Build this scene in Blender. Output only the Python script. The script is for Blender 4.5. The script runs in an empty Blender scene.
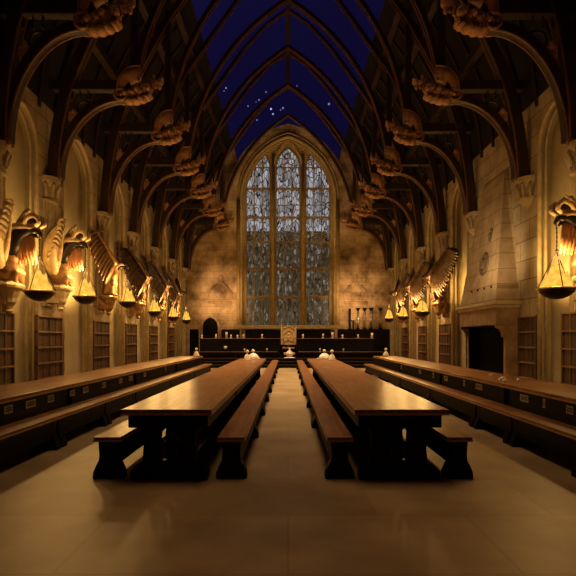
import bpy, bmesh, math, random
from mathutils import Vector, Matrix
random.seed(7)
PI = math.pi
S = bpy.context.scene
COL = S.collection
F = 520.0            # focal length in pixels of a 576 px frame

# ------------------------------------------------------------------ camera
cam_d = bpy.data.cameras.new('camera')
cam = bpy.data.objects.new('camera', cam_d); COL.objects.link(cam)
cam.location = (0, 0, 1.5); cam.rotation_euler = (PI/2, 0, 0)
cam_d.sensor_width = 36; cam_d.lens = F/576*36; cam_d.shift_y = 50/576
cam_d.clip_end = 200
S.camera = cam
S.view_settings.view_transform = 'Standard'; S.view_settings.look = 'None'
S.view_settings.gamma = 1; S.view_settings.use_curve_mapping = False
S.view_settings.exposure = 0.2

# ------------------------------------------------------------------ night sky with stars
w = bpy.data.worlds.new('night_sky'); S.world = w; w.use_nodes = True
nt = w.node_tree; nt.nodes.clear()
wo = nt.nodes.new('ShaderNodeOutputWorld'); bg = nt.nodes.new('ShaderNodeBackground')
tc = nt.nodes.new('ShaderNodeTexCoord')
nz = nt.nodes.new('ShaderNodeTexNoise'); nz.inputs['Scale'].default_value = 2.2
rp = nt.nodes.new('ShaderNodeValToRGB')
rp.color_ramp.elements[0].position = .25; rp.color_ramp.elements[0].color = (.0014, .0010, .009, 1)
rp.color_ramp.elements[1].position = .75; rp.color_ramp.elements[1].color = (.006, .0042, .034, 1)
nt.links.new(tc.outputs['Generated'], nz.inputs['Vector']); nt.links.new(nz.outputs['Fac'], rp.inputs['Fac'])
last = rp.outputs['Color']
def sky_star(px, py, rad, col):
    global last
    d = Vector(((px-288)/F, 1, (338-py)/F)).normalized()
    dp = nt.nodes.new('ShaderNodeVectorMath'); dp.operation = 'DISTANCE'
    dp.inputs[1].default_value = d; nt.links.new(tc.outputs['Generated'], dp.inputs[0])
    lt = nt.nodes.new('ShaderNodeMath'); lt.operation = 'LESS_THAN'; lt.inputs[1].default_value = rad
    nt.links.new(dp.outputs['Value'], lt.inputs[0])
    mx = nt.nodes.new('ShaderNodeMix'); mx.data_type = 'RGBA'
    nt.links.new(lt.outputs[0], mx.inputs[0]); nt.links.new(last, mx.inputs[6]); mx.inputs[7].default_value = (*col, 1)
    last = mx.outputs[2]
for px, py, r_, b in [(271,109,1.0,.5), (273,114,.9,.38), (283,108,.8,.3), (280.5,110,.6,.2), (329,104,1.1,.22), (248,106,.7,.22),
                      (259,100,.7,.25), (226,88,.8,.25), (224,91,.6,.2), (266,92,.7,.2), (257,120,.7,.25), (256,102,.5,.16), (297,86,.6,.16)]:
    sky_star(px, py, r_*.0017, (b*.75, b*.8, b*1.5))
nt.links.new(last, bg.inputs['Color']); nt.links.new(bg.outputs[0], wo.inputs['Surface'])

# ------------------------------------------------------------------ added overhead fill lights, no fixtures of the hall
def area(name, loc, sx, sy, power, col, rot=(0, 0, 0), spread=PI):
    l = bpy.data.lights.new(name, 'AREA'); l.shape = 'RECTANGLE'; l.size = sx; l.size_y = sy
    l.energy = power; l.color = col; l.spread = spread
    o = bpy.data.objects.new(name, l); COL.objects.link(o); o.location = loc; o.rotation_euler = rot
    return o
area('hall_fill_front', (0, 7.5, 12.2), 3, 6, 70, (1, .64, .32), spread=math.radians(84))
area('hall_fill_middle', (0, 16, 12.2), 2.5, 8, 400, (1, .70, .38), spread=math.radians(66))
area('hall_fill_dais', (0, 24.0, 12.2), 2.5, 4, 420, (1, .70, .40), spread=math.radians(76))
def spot(name, loc, target, power, col, size, blend=.8, rad=.3):
    l = bpy.data.lights.new(name, 'SPOT'); l.energy = power; l.color = col; l.spot_size = math.radians(size)
    l.spot_blend = blend; l.shadow_soft_size = rad
    o = bpy.data.objects.new(name, l); COL.objects.link(o); o.location = loc
    o.rotation_euler = (Vector(target)-Vector(loc)).to_track_quat('-Z', 'Y').to_euler(); return o
for s in (-1, 1):  # added spots to brighten the end wall and window surround
    spot('end_wall_fill', (s*3.6, 26.6, 3.0), (s*3.9, 30.8, 3.8), 760, (1, .58, .27), 56, 1)
    spot('window_fill', (s*1.9, 26.6, 3.0), (s*1.9, 30.8, 10.6), 540, (1, .66, .28), 48, 1)

NICHE = [(4.2, 6.4), (8.1, 9.95), (11.15, 12.6), (14.05, 16.1), (17.6, 19.3), (20.8, 22.6), (24.1, 26.0), (27.6, 29.5)]
for s in (-1, 1):
    for a, b in NICHE[1:]:
        if s > 0 and a < 9: b = 9.2
        if s > 0 and a == 14.05:
            spot('pier_fill', (4.0, 13.0, 3.0), (6.0, 14.6, 3.9), 210, (1, .68, .34), 70, 1); continue  # added spot brightening the chimney hood
        spot('niche_fill', (s*5.3, (a+b)/2, 2.75), (s*6.4, (a+b)/2, 3.3), 260 if a < 27 else 60, (1, .60, .17), 108, 1, .2)  # added spot spreading a flame-like glow over the niche
# ------------------------------------------------------------------ materials
def mat(name, base=(.5, .5, .5), rough=.6, metal=0.0, spec=.5):
    m = bpy.data.materials.new(name); m.use_nodes = True
    b = m.node_tree.nodes['Principled BSDF']
    b.inputs['Base Color'].default_value = (*base, 1); b.inputs['Roughness'].default_value = rough
    b.inputs['Metallic'].default_value = metal; b.inputs['Specular IOR Level'].default_value = spec
    return m
def mottled(name, c1, c2, rough=.7, metal=0.0, scale=3.0, stretch=(1, 1, 1), bump=.15, blocks=None, axis='x', detail=6, spec=.4, lo=.35, hi=.68):
    """two-tone noise; blocks=(w,h,mortar colour) adds masonry joints; axis = the wall's normal"""
    m = mat(name, c1, rough, metal, spec); t = m.node_tree; L = t.links; b = t.nodes['Principled BSDF']
    tc = t.nodes.new('ShaderNodeTexCoord'); mp = t.nodes.new('ShaderNodeMapping')
    mp.inputs['Scale'].default_value = stretch
    L.new(tc.outputs['Object'], mp.inputs['Vector'])
    n = t.nodes.new('ShaderNodeTexNoise'); n.inputs['Scale'].default_value = scale; n.inputs['Detail'].default_value = detail
    n.inputs['Roughness'].default_value = .6
    L.new(mp.outputs[0], n.inputs['Vector'])
    r = t.nodes.new('ShaderNodeValToRGB')
    r.color_ramp.elements[0].position = lo; r.color_ramp.elements[0].color = (*c1, 1)
    r.color_ramp.elements[1].position = hi; r.color_ramp.elements[1].color = (*c2, 1)
    L.new(n.outputs['Fac'], r.inputs['Fac']); out = r.outputs['Color']; hgt = n.outputs['Fac']
    if blocks:
        bw, bh, mc = blocks
        sp = t.nodes.new('ShaderNodeSeparateXYZ'); L.new(tc.outputs['Object'], sp.inputs[0])
        cb = t.nodes.new('ShaderNodeCombineXYZ')
        a, c = {'x': ('Y', 'Z'), 'y': ('X', 'Z'), 'z': ('X', 'Y')}[axis]
        L.new(sp.outputs[a], cb.inputs['X']); L.new(sp.outputs[c], cb.inputs['Y'])
        k = t.nodes.new('ShaderNodeTexBrick'); k.inputs['Scale'].default_value = 1
        k.inputs['Brick Width'].default_value = bw; k.inputs['Row Height'].default_value = bh
        k.inputs['Mortar Size'].default_value = .012; k.inputs['Mortar Smooth'].default_value = .2
        k.inputs['Color1'].default_value = (1, 1, 1, 1); k.inputs['Color2'].default_value = (.84, .81, .76, 1)
        k.inputs['Mortar'].default_value = (*mc, 1); k.offset = .5
        L.new(cb.outputs[0], k.inputs['Vector'])
        mx = t.nodes.new('ShaderNodeMix'); mx.data_type = 'RGBA'; mx.blend_type = 'MULTIPLY'; mx.inputs[0].default_value = 1
        L.new(out, mx.inputs[6]); L.new(k.outputs['Color'], mx.inputs[7]); out = mx.outputs[2]
        ad = t.nodes.new('ShaderNodeMath'); ad.operation = 'MULTIPLY_ADD'; ad.inputs[1].default_value = -1.2
        L.new(k.outputs['Fac'], ad.inputs[0]); L.new(n.outputs['Fac'], ad.inputs[2]); hgt = ad.outputs[0]
    L.new(out, b.inputs['Base Color'])
    if bump:
        bp = t.nodes.new('ShaderNodeBump'); bp.inputs['Strength'].default_value = bump; bp.inputs['Distance'].default_value = .05
        L.new(hgt, bp.inputs['Height']); L.new(bp.outputs[0], b.inputs['Normal'])
    return m
def emit(name, col, strength):
    m = bpy.data.materials.new(name); m.use_nodes = True; t = m.node_tree; t.nodes.clear()
    o = t.nodes.new('ShaderNodeOutputMaterial'); e = t.nodes.new('ShaderNodeEmission')
    e.inputs['Color'].default_value = (*col, 1); e.inputs['Strength'].default_value = strength
    t.links.new(e.outputs[0], o.inputs['Surface']); return m
def flame_mat():
    m = bpy.data.materials.new('fire'); m.use_nodes = True; t = m.node_tree; t.nodes.clear(); L = t.links
    o = t.nodes.new('ShaderNodeOutputMaterial'); e = t.nodes.new('ShaderNodeEmission')
    tr = t.nodes.new('ShaderNodeBsdfTransparent'); mx = t.nodes.new('ShaderNodeMixShader')
    lw = t.nodes.new('ShaderNodeLayerWeight'); lw.inputs['Blend'].default_value = .35
    tc = t.nodes.new('ShaderNodeTexCoord'); n = t.nodes.new('ShaderNodeTexNoise'); n.inputs['Scale'].default_value = 9
    r = t.nodes.new('ShaderNodeValToRGB')
    r.color_ramp.elements[0].position = .35; r.color_ramp.elements[0].color = (.90, .36, .03, 1)
    r.color_ramp.elements[1].position = .62; r.color_ramp.elements[1].color = (1, .60, .09, 1)
    L.new(tc.outputs['Object'], n.inputs['Vector']); L.new(n.outputs['Fac'], r.inputs['Fac']); L.new(r.outputs['Color'], e.inputs['Color'])
    e.inputs['Strength'].default_value = 1.0
    mt = t.nodes.new('ShaderNodeMath'); mt.operation = 'MULTIPLY_ADD'; mt.inputs[1].default_value = -1.15; mt.inputs[2].default_value = 1.0
    mt.use_clamp = True
    L.new(lw.outputs['Facing'], mt.inputs[0]); L.new(mt.outputs[0], mx.inputs[0])
    L.new(tr.outputs[0], mx.inputs[1]); L.new(e.outputs[0], mx.inputs[2]); L.new(mx.outputs[0], o.inputs['Surface'])
    return m
def stained(name, cols, strength, scale):
    """stained glass pieces lit from outside: coloured cells with dark lead lines"""
    m = bpy.data.materials.new(name); m.use_nodes = True; t = m.node_tree; L = t.links; b = t.nodes['Principled BSDF']
    tc = t.nodes.new('ShaderNodeTexCoord')
    mp = t.nodes.new('ShaderNodeMapping'); mp.inputs['Scale'].default_value = (1.25, 1, .5); L.new(tc.outputs['Object'], mp.inputs[0])
    v = t.nodes.new('ShaderNodeTexVoronoi'); v.inputs['Scale'].default_value = scale; L.new(mp.outputs[0], v.inputs['Vector'])
    n = t.nodes.new('ShaderNodeTexNoise'); n.inputs['Scale'].default_value = scale*.45; n.inputs['Detail'].default_value = 2; L.new(mp.outputs[0], n.inputs['Vector'])
    sp = t.nodes.new('ShaderNodeSeparateColor'); L.new(v.outputs['Color'], sp.inputs[0])
    ad = t.nodes.new('ShaderNodeMath'); ad.operation = 'ADD'; L.new(sp.outputs[0], ad.inputs[0]); L.new(n.outputs['Fac'], ad.inputs[1])
    hf = t.nodes.new('ShaderNodeMath'); hf.operation = 'MULTIPLY'; hf.inputs[1].default_value = .55; L.new(ad.outputs[0], hf.inputs[0])
    r = t.nodes.new('ShaderNodeValToRGB'); e = r.color_ramp.elements
    e[0].position = .2; e[0].color = (*cols[0], 1); e[1].position = .85; e[1].color = (*cols[-1], 1)
    for i, c in enumerate(cols[1:-1]):
        x = e.new(.2+.65*(i+1)/(len(cols)-1)); x.color = (*c, 1)
    L.new(hf.outputs[0], r.inputs['Fac'])
    vd = t.nodes.new('ShaderNodeTexVoronoi'); vd.feature = 'DISTANCE_TO_EDGE'; vd.inputs['Scale'].default_value = scale; L.new(mp.outputs[0], vd.inputs['Vector'])
    gt = t.nodes.new('ShaderNodeMath'); gt.operation = 'GREATER_THAN'; gt.inputs[1].default_value = .06; L.new(vd.outputs['Distance'], gt.inputs[0])
    mx = t.nodes.new('ShaderNodeMix'); mx.data_type = 'RGBA'; mx.inputs[6].default_value = (.006, .005, .004, 1)
    L.new(gt.outputs[0], mx.inputs[0]); L.new(r.outputs[0], mx.inputs[7])
    b.inputs['Base Color'].default_value = (.02, .018, .015, 1); b.inputs['Roughness'].default_value = .25
    L.new(mx.outputs[2], b.inputs['Emission Color']); b.inputs['Emission Strength'].default_value = strength
    return m
M = {}
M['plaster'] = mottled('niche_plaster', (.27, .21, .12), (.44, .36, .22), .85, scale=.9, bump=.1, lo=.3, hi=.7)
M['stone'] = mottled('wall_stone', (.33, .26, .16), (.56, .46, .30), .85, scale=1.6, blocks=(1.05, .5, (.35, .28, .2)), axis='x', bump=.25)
M['end_stone'] = mottled('end_wall_stone', (.15, .095, .05), (.66, .48, .28), .9, scale=.9, blocks=(.8, .42, (.6, .5, .4)), axis='y', bump=.3, detail=9, lo=.36, hi=.62)
M['carved_stone'] = mottled('carved_stone', (.36, .28, .17), (.52, .42, .27), .8, scale=5)
M['window_stone'] = mottled('window_stone', (.36, .25, .10), (.50, .37, .17), .8, scale=4)
M['tracery'] = mottled('tracery_bars', (.22, .16, .08), (.36, .26, .14), .7, scale=5)
M['hood_stone'] = mottled('hood_stone', (.30, .22, .13), (.50, .38, .23), .85, scale=2.2, blocks=(.9, .42, (.55, .48, .4)), axis='x', bump=.25)
M['mantel'] = mottled('mantel_stone', (.20, .12, .06), (.34, .22, .12), .7, scale=3, bump=.12)
M['crest'] = mottled('weathered_crest', (.10, .065, .035), (.18, .12, .07), .7, scale=8, bump=.15)
M['flat_black'] = mat('flat_black', (.006, .005, .004), .95, spec=.1)  # plain near-black for the firebox, vent slots and end-wall doors
M['floor'] = mottled('floor_stone', (.26, .165, .075), (.41, .28, .135), .45, scale=1.1, blocks=(1.5, 1.1, (.82, .78, .72)), axis='z', bump=.06, spec=.35)
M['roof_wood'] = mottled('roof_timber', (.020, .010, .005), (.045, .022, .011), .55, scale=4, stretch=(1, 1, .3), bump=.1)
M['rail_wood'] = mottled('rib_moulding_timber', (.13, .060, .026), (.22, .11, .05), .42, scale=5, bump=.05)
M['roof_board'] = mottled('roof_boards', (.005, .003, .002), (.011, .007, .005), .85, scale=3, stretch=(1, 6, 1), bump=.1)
M['boss'] = mottled('carved_oak_boss', (.26, .12, .05), (.52, .27, .13), .45, scale=7, bump=.2)
M['table'] = mottled('table_top_oak', (.13, .050, .018), (.32, .14, .05), .29, scale=3.2, stretch=(5, .5, 1), bump=.05, detail=8, spec=.15)
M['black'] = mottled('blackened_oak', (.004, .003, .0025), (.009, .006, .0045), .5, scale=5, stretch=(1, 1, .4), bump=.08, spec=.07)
M['edge'] = mottled('worn_oak_edge', (.26, .13, .05), (.42, .23, .10), .4, scale=8, bump=0)
M['batten'] = mottled('pale_oak_batten', (.42, .25, .11), (.58, .36, .17), .4, scale=8, bump=0)
M['panel'] = mottled('panelling_oak', (.05, .024, .012), (.12, .058, .027), .5, scale=3, stretch=(1, 1, .25), bump=.1)
M['panel_rail'] = mottled('panelling_rail', (.20, .11, .05), (.33, .19, .09), .5, scale=6, bump=.05)
M['gilt'] = mottled('gilded_stone', (.42, .28, .12), (.70, .52, .28), .5, scale=6, bump=.2)
M['bronze'] = mottled('bronze_patina', (.17, .085, .035), (.42, .24, .11), .38, metal=.45, scale=6, bump=.25)
M['dark_bronze'] = mottled('dark_bronze', (.05, .030, .016), (.18, .10, .05), .4, metal=.5, scale=6, bump=.25)
M['beak'] = mat('blackened_bronze', (.018, .012, .008), .4, .5)
M['iron'] = mat('iron', (.012, .009, .007), .5, .7)
M['bowl'] = mottled('bowl_iron', (.02, .013, .008), (.05, .03, .015), .35, metal=.6, scale=9, bump=.15)
M['brass_rim'] = mat('brass_rim', (.55, .36, .12), .35, .8)
M['lit_breast'] = mottled('lit_breast_stone', (.50, .22, .09), (.66, .34, .16), .8, scale=4, bump=.1)  # orange of the lit breast, put into the stone colour
M['fire'] = flame_mat()
M['glass_up'] = stained('pale_stained_glass', [(.09, .085, .08), (.20, .19, .19), (.32, .31, .33), (.40, .39, .42)], .9, 5.0)
M['glass_low'] = stained('figured_stained_glass', [(.010, .008, .004), (.040, .030, .014), (.065, .050, .028), (.08, .065, .042), (.20, .18, .16)], .9, 7.0)
M['pewter'] = mottled('pale_pewter', (.62, .50, .36), (.85, .74, .58), .35, scale=6, bump=0)
M['wax'] = mat('candle_wax', (.80, .66, .46), .5)
M['throne'] = mottled('gilded_oak', (.42, .27, .11), (.66, .46, .22), .45, scale=6, bump=.2)
M['plaque'] = mottled('paper_plaque', (.36, .29, .19), (.50, .42, .30), .7, scale=30, bump=0)
M['glass'] = mat('clear_glass', (.8, .75, .65), .08); M['glass'].node_tree.nodes['Principled BSDF'].inputs['Transmission Weight'].default_value = .85
M['sand_red'] = mat('ruby_beads', (.30, .05, .03), .4); M['sand_green'] = mat('green_beads', (.05, .14, .06), .4)
M['sand_blue'] = mat('blue_beads', (.04, .06, .16), .4); M['sand_gold'] = mat('amber_beads', (.5, .3, .06), .4)
M['fruit'] = mottled('glazed_bread', (.45, .22, .08), (.65, .38, .16), .4, scale=10, bump=.1)

# ------------------------------------------------------------------ mesh builder
class MB:
    def __init__(s): s.v = []; s.f = []
    def add(s, vs, fs):
        o = len(s.v); s.v += [tuple(v) for v in vs]; s.f += [tuple(i+o for i in f) for f in fs]; return s
    def box(s, x0, x1, y0, y1, z0, z1):
        x0, x1 = sorted((x0, x1)); y0, y1 = sorted((y0, y1)); z0, z1 = sorted((z0, z1))
        vs = [(x, y, z) for z in (z0, z1) for y in (y0, y1) for x in (x0, x1)]
        return s.add(vs, [(0,2,3,1), (4,5,7,6), (0,1,5,4), (2,6,7,3), (0,4,6,2), (1,3,7,5)])
    def prism(s, pts, fn, a, b):
        """polygon pts (u,v) extruded from a to b; fn(u,v,t)->xyz"""
        n = len(pts); vs = [fn(u, v, a) for u, v in pts]+[fn(u, v, b) for u, v in pts]
        return s.add(vs, [tuple(range(n))[::-1], tuple(range(n, 2*n))]+[(i, (i+1) % n, (i+1) % n+n, i+n) for i in range(n)])
    def ring_loft(s, rings, cap=True):
        n = len(rings[0]); vs = [p for r in rings for p in r]; fs = []
        for k in range(len(rings)-1):
            for i in range(n): fs.append((k*n+i, k*n+(i+1) % n, (k+1)*n+(i+1) % n, (k+1)*n+i))
        if cap: fs.append(tuple(range(n))[::-1]); fs.append(tuple(range((len(rings)-1)*n, len(rings)*n)))
        return s.add(vs, fs)
    def tube(s, pts, rad, n=8, sec=None, up=None):
        """sweep; rad number or list; sec optional list of (a,b) section points"""
        pts = [Vector(p) for p in pts]; rings = []
        if not isinstance(rad, (list, tuple)): rad = [rad]*len(pts)
        pn = None
        for i, p in enumerate(pts):
            t = (pts[min(i+1, len(pts)-1)]-pts[max(i-1, 0)]).normalized()
            if up is not None: nrm = Vector(up)
            elif pn is None: nrm = Vector((0, 1, 0)) if abs(t.y) < .9 else Vector((1, 0, 0))
            else: nrm = pn
            nrm = (nrm-t*nrm.dot(t)).normalized(); pn = nrm; bn = t.cross(nrm)
            if sec: rings.append([p+nrm*a*rad[i]+bn*b*rad[i] for a, b in sec])
            else: rings.append([p+nrm*math.cos(2*PI*k/n)*rad[i]+bn*math.sin(2*PI*k/n)*rad[i] for k in range(n)])
        return s.ring_loft(rings)
    def lathe(s, prof, c=(0, 0, 0), n=20):
        return s.ring_loft([[(c[0]+r*math.cos(2*PI*k/n), c[1]+r*math.sin(2*PI*k/n), c[2]+z) for k in range(n)] for r, z in prof])
    def ell(s, c, r, rot=None, n=14, m=9):
        R = rot or Matrix.Identity(3); rings = []
        for j in range(m+1):
            a = -PI/2+PI*j/m; cr = max(math.cos(a), .02)
            rings.append([Vector(c)+R @ Vector((r[0]*cr*math.cos(2*PI*k/n), r[1]*cr*math.sin(2*PI*k/n), r[2]*math.sin(a))) for k in range(n)])
        return s.ring_loft(rings)
    def build(s, name, m, parent=None, smooth=False, bevel=0, remesh=0, loc=None):
        me = bpy.data.meshes.new(name); me.from_pydata(s.v, [], s.f)
        bm = bmesh.new(); bm.from_mesh(me); bmesh.ops.recalc_face_normals(bm, faces=bm.faces); bm.to_mesh(me); bm.free()
        me.materials.append(m)
        if smooth: me.polygons.foreach_set('use_smooth', [True]*len(me.polygons))
        o = bpy.data.objects.new(name, me); COL.objects.link(o)
        if parent: o.parent = parent
        if loc: o.location = loc
        if bevel:
            b = o.modifiers.new('bevel', 'BEVEL'); b.width = bevel; b.segments = 2; b.limit_method = 'ANGLE'
        if remesh:
            r = o.modifiers.new('remesh', 'REMESH'); r.mode = 'VOXEL'; r.voxel_size = remesh; r.use_smooth_shade = True
            q = o.modifiers.new('smooth', 'SMOOTH'); q.factor = .6; q.iterations = 4
        return o
def thing(name, label, cat, loc=(0, 0, 0), rz=0, group=None):
    o = bpy.data.objects.new(name, None); COL.objects.link(o); o.empty_display_size = .2
    o.location = loc; o.rotation_euler = (0, 0, rz); o['label'] = label; o['category'] = cat
    if group: o['group'] = group
    return o
def tag(o, label, cat, group=None):
    o['label'] = label; o['category'] = cat
    if group: o['group'] = group
    return o
def struct(o): o['kind'] = 'structure'; return o
def copy_tree(o, label=None, loc=None, parent=None):
    c = o.copy(); COL.objects.link(c)
    if parent: c.parent = parent
    if label: c['label'] = label
    if loc is not None: c.location = loc
    for ch in list(o.children): copy_tree(ch, parent=c)
    return c
def arch_h(u, hw, rise):
    R = (hw*hw+rise*rise)/(2*hw); q = R*R-(abs(u)+R-hw)**2
    return math.sqrt(max(q, 0))
def arch_pts(hw, rise, n=14): return [(hw*math.sin(PI/2*(k/n)), arch_h(hw*math.sin(PI/2*k/n), hw, rise)) for k in range(-n, n+1)]

# ================================================================== SETTING
Y0, Y1 = -3.0, 30.8
XW = 6.1
struct(MB().box(-7, 7, Y0-.5, Y1+1.5, -.3, 0).build('floor', M['floor']))
PY = [3.3, 7.2, 10.76, 13.2, 16.85, 20.05, 23.35, 26.8, 30.3]       # pier centres along the hall
NICHE = [(4.2, 6.4), (8.1, 9.95), (11.15, 12.6), (14.05, 16.1), (17.6, 19.3), (20.8, 22.6), (24.1, 26.0), (27.6, 29.5)]
def side_wall(s, name):
    mb = MB(); rv = MB(); TOP = 9.6; D = .28
    P = lambda x, y, z: (s*(XW+x), y, z)
    edges = [Y0]
    skip = [(14.05, 16.1)] if s > 0 else []
    ns = [(n if s < 0 or n[0] != 8.1 else (8.1, 9.2)) for n in NICHE if n not in skip]
    y = Y0
    for a, b in ns:
        mb.add([P(0, y, 0), P(0, a, 0), P(0, a, TOP), P(0, y, TOP)], [(0, 1, 2, 3)])
        c, hw = (a+b)/2, (b-a)/2; spring = 6.05; rise = hw*1.15
        pts = arch_pts(hw, rise)
        for (u0, h0), (u1, h1) in zip(pts, pts[1:]):
            mb.add([P(0, c+u0, spring+h0), P(0, c+u1, spring+h1), P(0, c+u1, TOP), P(0, c+u0, TOP)], [(0, 1, 2, 3)])
            rv.add([P(0, c+u0, spring+h0), P(0, c+u1, spring+h1), P(D, c+u1, spring+h1), P(D, c+u0, spring+h0)], [(0, 1, 2, 3)])
        for e in (a, b): rv.add([P(0, e, 0), P(0, e, spring), P(D, e, spring), P(D, e, 0)], [(0, 1, 2, 3)])
        y = b
    mb.add([P(0, y, 0), P(0, Y1+.3, 0), P(0, Y1+.3, TOP), P(0, y, TOP)], [(0, 1, 2, 3)])
    w = struct(mb.build(name, M['stone']))
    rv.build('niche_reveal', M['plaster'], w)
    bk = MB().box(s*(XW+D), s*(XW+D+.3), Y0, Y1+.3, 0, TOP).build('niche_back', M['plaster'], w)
    mo = MB()
    for a, b in ns:      # roll moulding round each niche
        c, hw = (a+b)/2, (b-a)/2
        pth = [(s*(XW-.005), c-hw, 0)]+[(s*(XW-.005), c+u, 6.05+h) for u, h in arch_pts(hw, hw*1.15)]+[(s*(XW-.005), c+hw, 0)]
        mo.tube(pth, .055, 8, up=(1, 0, 0))
        mo.tube([(p[0]+s*.13, c+(p[1]-c)*(1-.05/hw), p[2]-(.05 if p[2] > 0 else 0)) for p in pth], .035, 6, up=(1, 0, 0))
        for e, d in ((a, -1), (b, 1)): mo.box(s*(XW-.09), s*(XW+.1), e-.09, e+.09, 0, .45)
    mo.build('niche_moulding', M['carved_stone'], w, smooth=True)
    return w
side_wall(-1, 'wall_left'); side_wall(1, 'wall_right')
struct(MB().box(-7, 7, Y0-.4, Y0, 0, 17).build('wall_near', M['stone']))

# end wall with the great pointed opening
HW, SPR, RISE, SILL = 2.72, 9.75, 3.6, 2.25
mb = MB(); TOPZ = 18.0
def PE(x, z, d=0): return (x, Y1+d, z)
def gable(u):
    u = abs(u); roof = 13.3-(u-3.3)*1.25 if u > 3.1 else 0
    return max(9.75+arch_h(u, 3.6, 4.45) if u < 3.6 else 0, roof, 8.6)
for s in (-1, 1):
    xs = [HW+(6.8-HW)*k/14 for k in range(15)]
    for a, b in zip(xs, xs[1:]): mb.prism([(s*a, 0), (s*b, 0), (s*b, gable(b)), (s*a, gable(a))], lambda u, v, t: (u, t, v), Y1, Y1+.9)
mb.add([PE(-HW, 0), PE(HW, 0), PE(HW, SILL), PE(-HW, SILL)], [(0, 1, 2, 3)])
pts = arch_pts(HW, RISE, 24)
for (u0, h0), (u1, h1) in zip(pts, pts[1:]):
    mb.add([PE(u0, SPR+h0), PE(u1, SPR+h1), PE(u1, gable(u1)), PE(u0, gable(u0))], [(0, 1, 2, 3)])
    mb.add([PE(u0, SPR+h0), PE(u1, SPR+h1), PE(u1, SPR+h1, .9), PE(u0, SPR+h0, .9)], [(0, 1, 2, 3)])
for x in (-HW, HW): mb.add([PE(x, SILL), PE(x, SPR), PE(x, SPR, .9), PE(x, SILL, .9)], [(0, 1, 2, 3)])
mb.add([PE(-HW, SILL), PE(HW, SILL), PE(HW, SILL, .9), PE(-HW, SILL, .9)], [(0, 1, 2, 3)])
end = struct(mb.build('wall_end', M['end_stone']))
# weathered reliefs low on the end wall
for s in (-1, 1):
    r = MB()
    r.ell((s*4.0, Y1, 4.3), (.34, .06, .62)); r.ell((s*4.0, Y1, 5.05), (.17, .07, .2))
    r.tube([(s*3.7, Y1, 4.6), (s*3.35, Y1-.02, 4.2), (s*3.3, Y1, 3.8)], [.09, .08, .05]); r.tube([(s*4.3, Y1, 4.6), (s*4.6, Y1-.02, 4.3), (s*4.7, Y1, 3.9)], [.09, .08, .05])
    r.box(s*3.3, s*4.75, Y1-.03, Y1+.03, 3.5, 3.68)
    r.build('worn_relief', M['end_stone'], end, smooth=True)
    # dark vaulted arch line thrown against the end wall (last bay wall rib)
    pth = [(s*(5.9-2.9*(1-math.cos(a))), Y1-.12, 5.5+3.1*math.sin(a)) for a in [PI/2*k/12 for k in range(13)]]

# window surround, mullions, tracery, glass
win = bpy.data.objects.new('window_1', None); COL.objects.link(win); win.location = (0, Y1, 2.2); struct(win)
iv = Matrix.Translation((0, -Y1, -2.2))
def wchild(mb, name, m, **k):
    mb.v = [(x, y-Y1, z-2.2) for x, y, z in mb.v]; return mb.build(name, m, win, **k)
fr = MB()
for off, r_, dy in ((.06, .11, -.03), (.26, .05, -.03), (-.06, .06, .16), (-.15, .045, .24)):
    hw = HW+off; pth = [(-hw, Y1+dy, SILL-.1)]+[(u, Y1+dy, SPR+h) for u, h in arch_pts(hw, RISE+off*1.1, 24)]+[(hw, Y1+dy, SILL-.1)]
    fr.tube(pth, r_, 8, up=(0, 1, 0))
for s in (-1, 1):
    fr.box(s*(HW+.02), s*(HW+.42), Y1-.22, Y1, 1.0, SPR*.0+2.3)
    fr.tube([(s*(HW+.2), Y1-.12, 1.0), (s*(HW+.2), Y1-.12, 9.6)], .11, 10)
wchild(fr, 'window_surround', M['window_stone'], smooth=True)
sl = MB().box(-HW-.5, HW+.5, Y1-.25, Y1+.3, SILL-.22, SILL); wchild(sl, 'window_sill', M['window_stone'], bevel=.03)
LC = [(-1.78, .71), (0, .71), (1.78, .71)]
def lan_top(c, u):      # opening height at absolute x=u
    h = 11.62+arch_h(u-c, .71, 1.2)
    m_ = SPR+arch_h(u, HW, RISE)-.2
    return min(h, m_)
pl = MB(); yA, yB = Y1+.22, Y1+.42
N = 16
for c, hw in LC:
    xs = [c-hw*math.cos(PI*k/N) for k in range(N+1)]
    for a, b in zip(xs, xs[1:]):
        ta, tb = lan_top(c, a), lan_top(c, b); A, B = SPR+arch_h(a, HW, RISE)+.05, SPR+arch_h(b, HW, RISE)+.05
        pl.add([(a, yA, ta), (b, yA, tb), (b, yA, B), (a, yA, A)], [(0, 1, 2, 3)])
        pl.add([(a, yA, ta), (b, yA, tb), (b, yB, tb), (a, yB, ta)], [(0, 1, 2, 3)])
for x0, x1 in ((-HW, -2.49), (-1.07, -.71), (.71, 1.07), (2.49, HW)):
    for k in range(6):
        a, b = x0+(x1-x0)*k/6, x0+(x1-x0)*(k+1)/6
        pl.add([(a, yA, SILL), (b, yA, SILL), (b, yA, SPR+arch_h(b, HW, RISE)+.05), (a, yA, SPR+arch_h(a, HW, RISE)+.05)], [(0, 1, 2, 3)])
    for x in (x0, x1): pl.add([(x, yA, SILL), (x, yA, 11.9), (x, yB, 11.9), (x, yB, SILL)], [(0, 1, 2, 3)])
wchild(pl, 'tracery_plate', M['window_stone'])
for s in (-1, 1):
    mu = MB().tube([(s*.89, Y1+.17, SILL), (s*.89, Y1+.17, 12.4)], .10, 10)
    mu.tube([(s*.89, Y1+.17, 11.5), (s*.75, Y1+.17, 12.3), (s*.35, Y1+.17, 13.0), (0, Y1+.17, 13.3)], .06, 8)
    wchild(mu, 'mullion', M['window_stone'], smooth=True)
ROWS = [SILL, 3.99, 5.65, 7.25, 8.73, 10.45]
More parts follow.
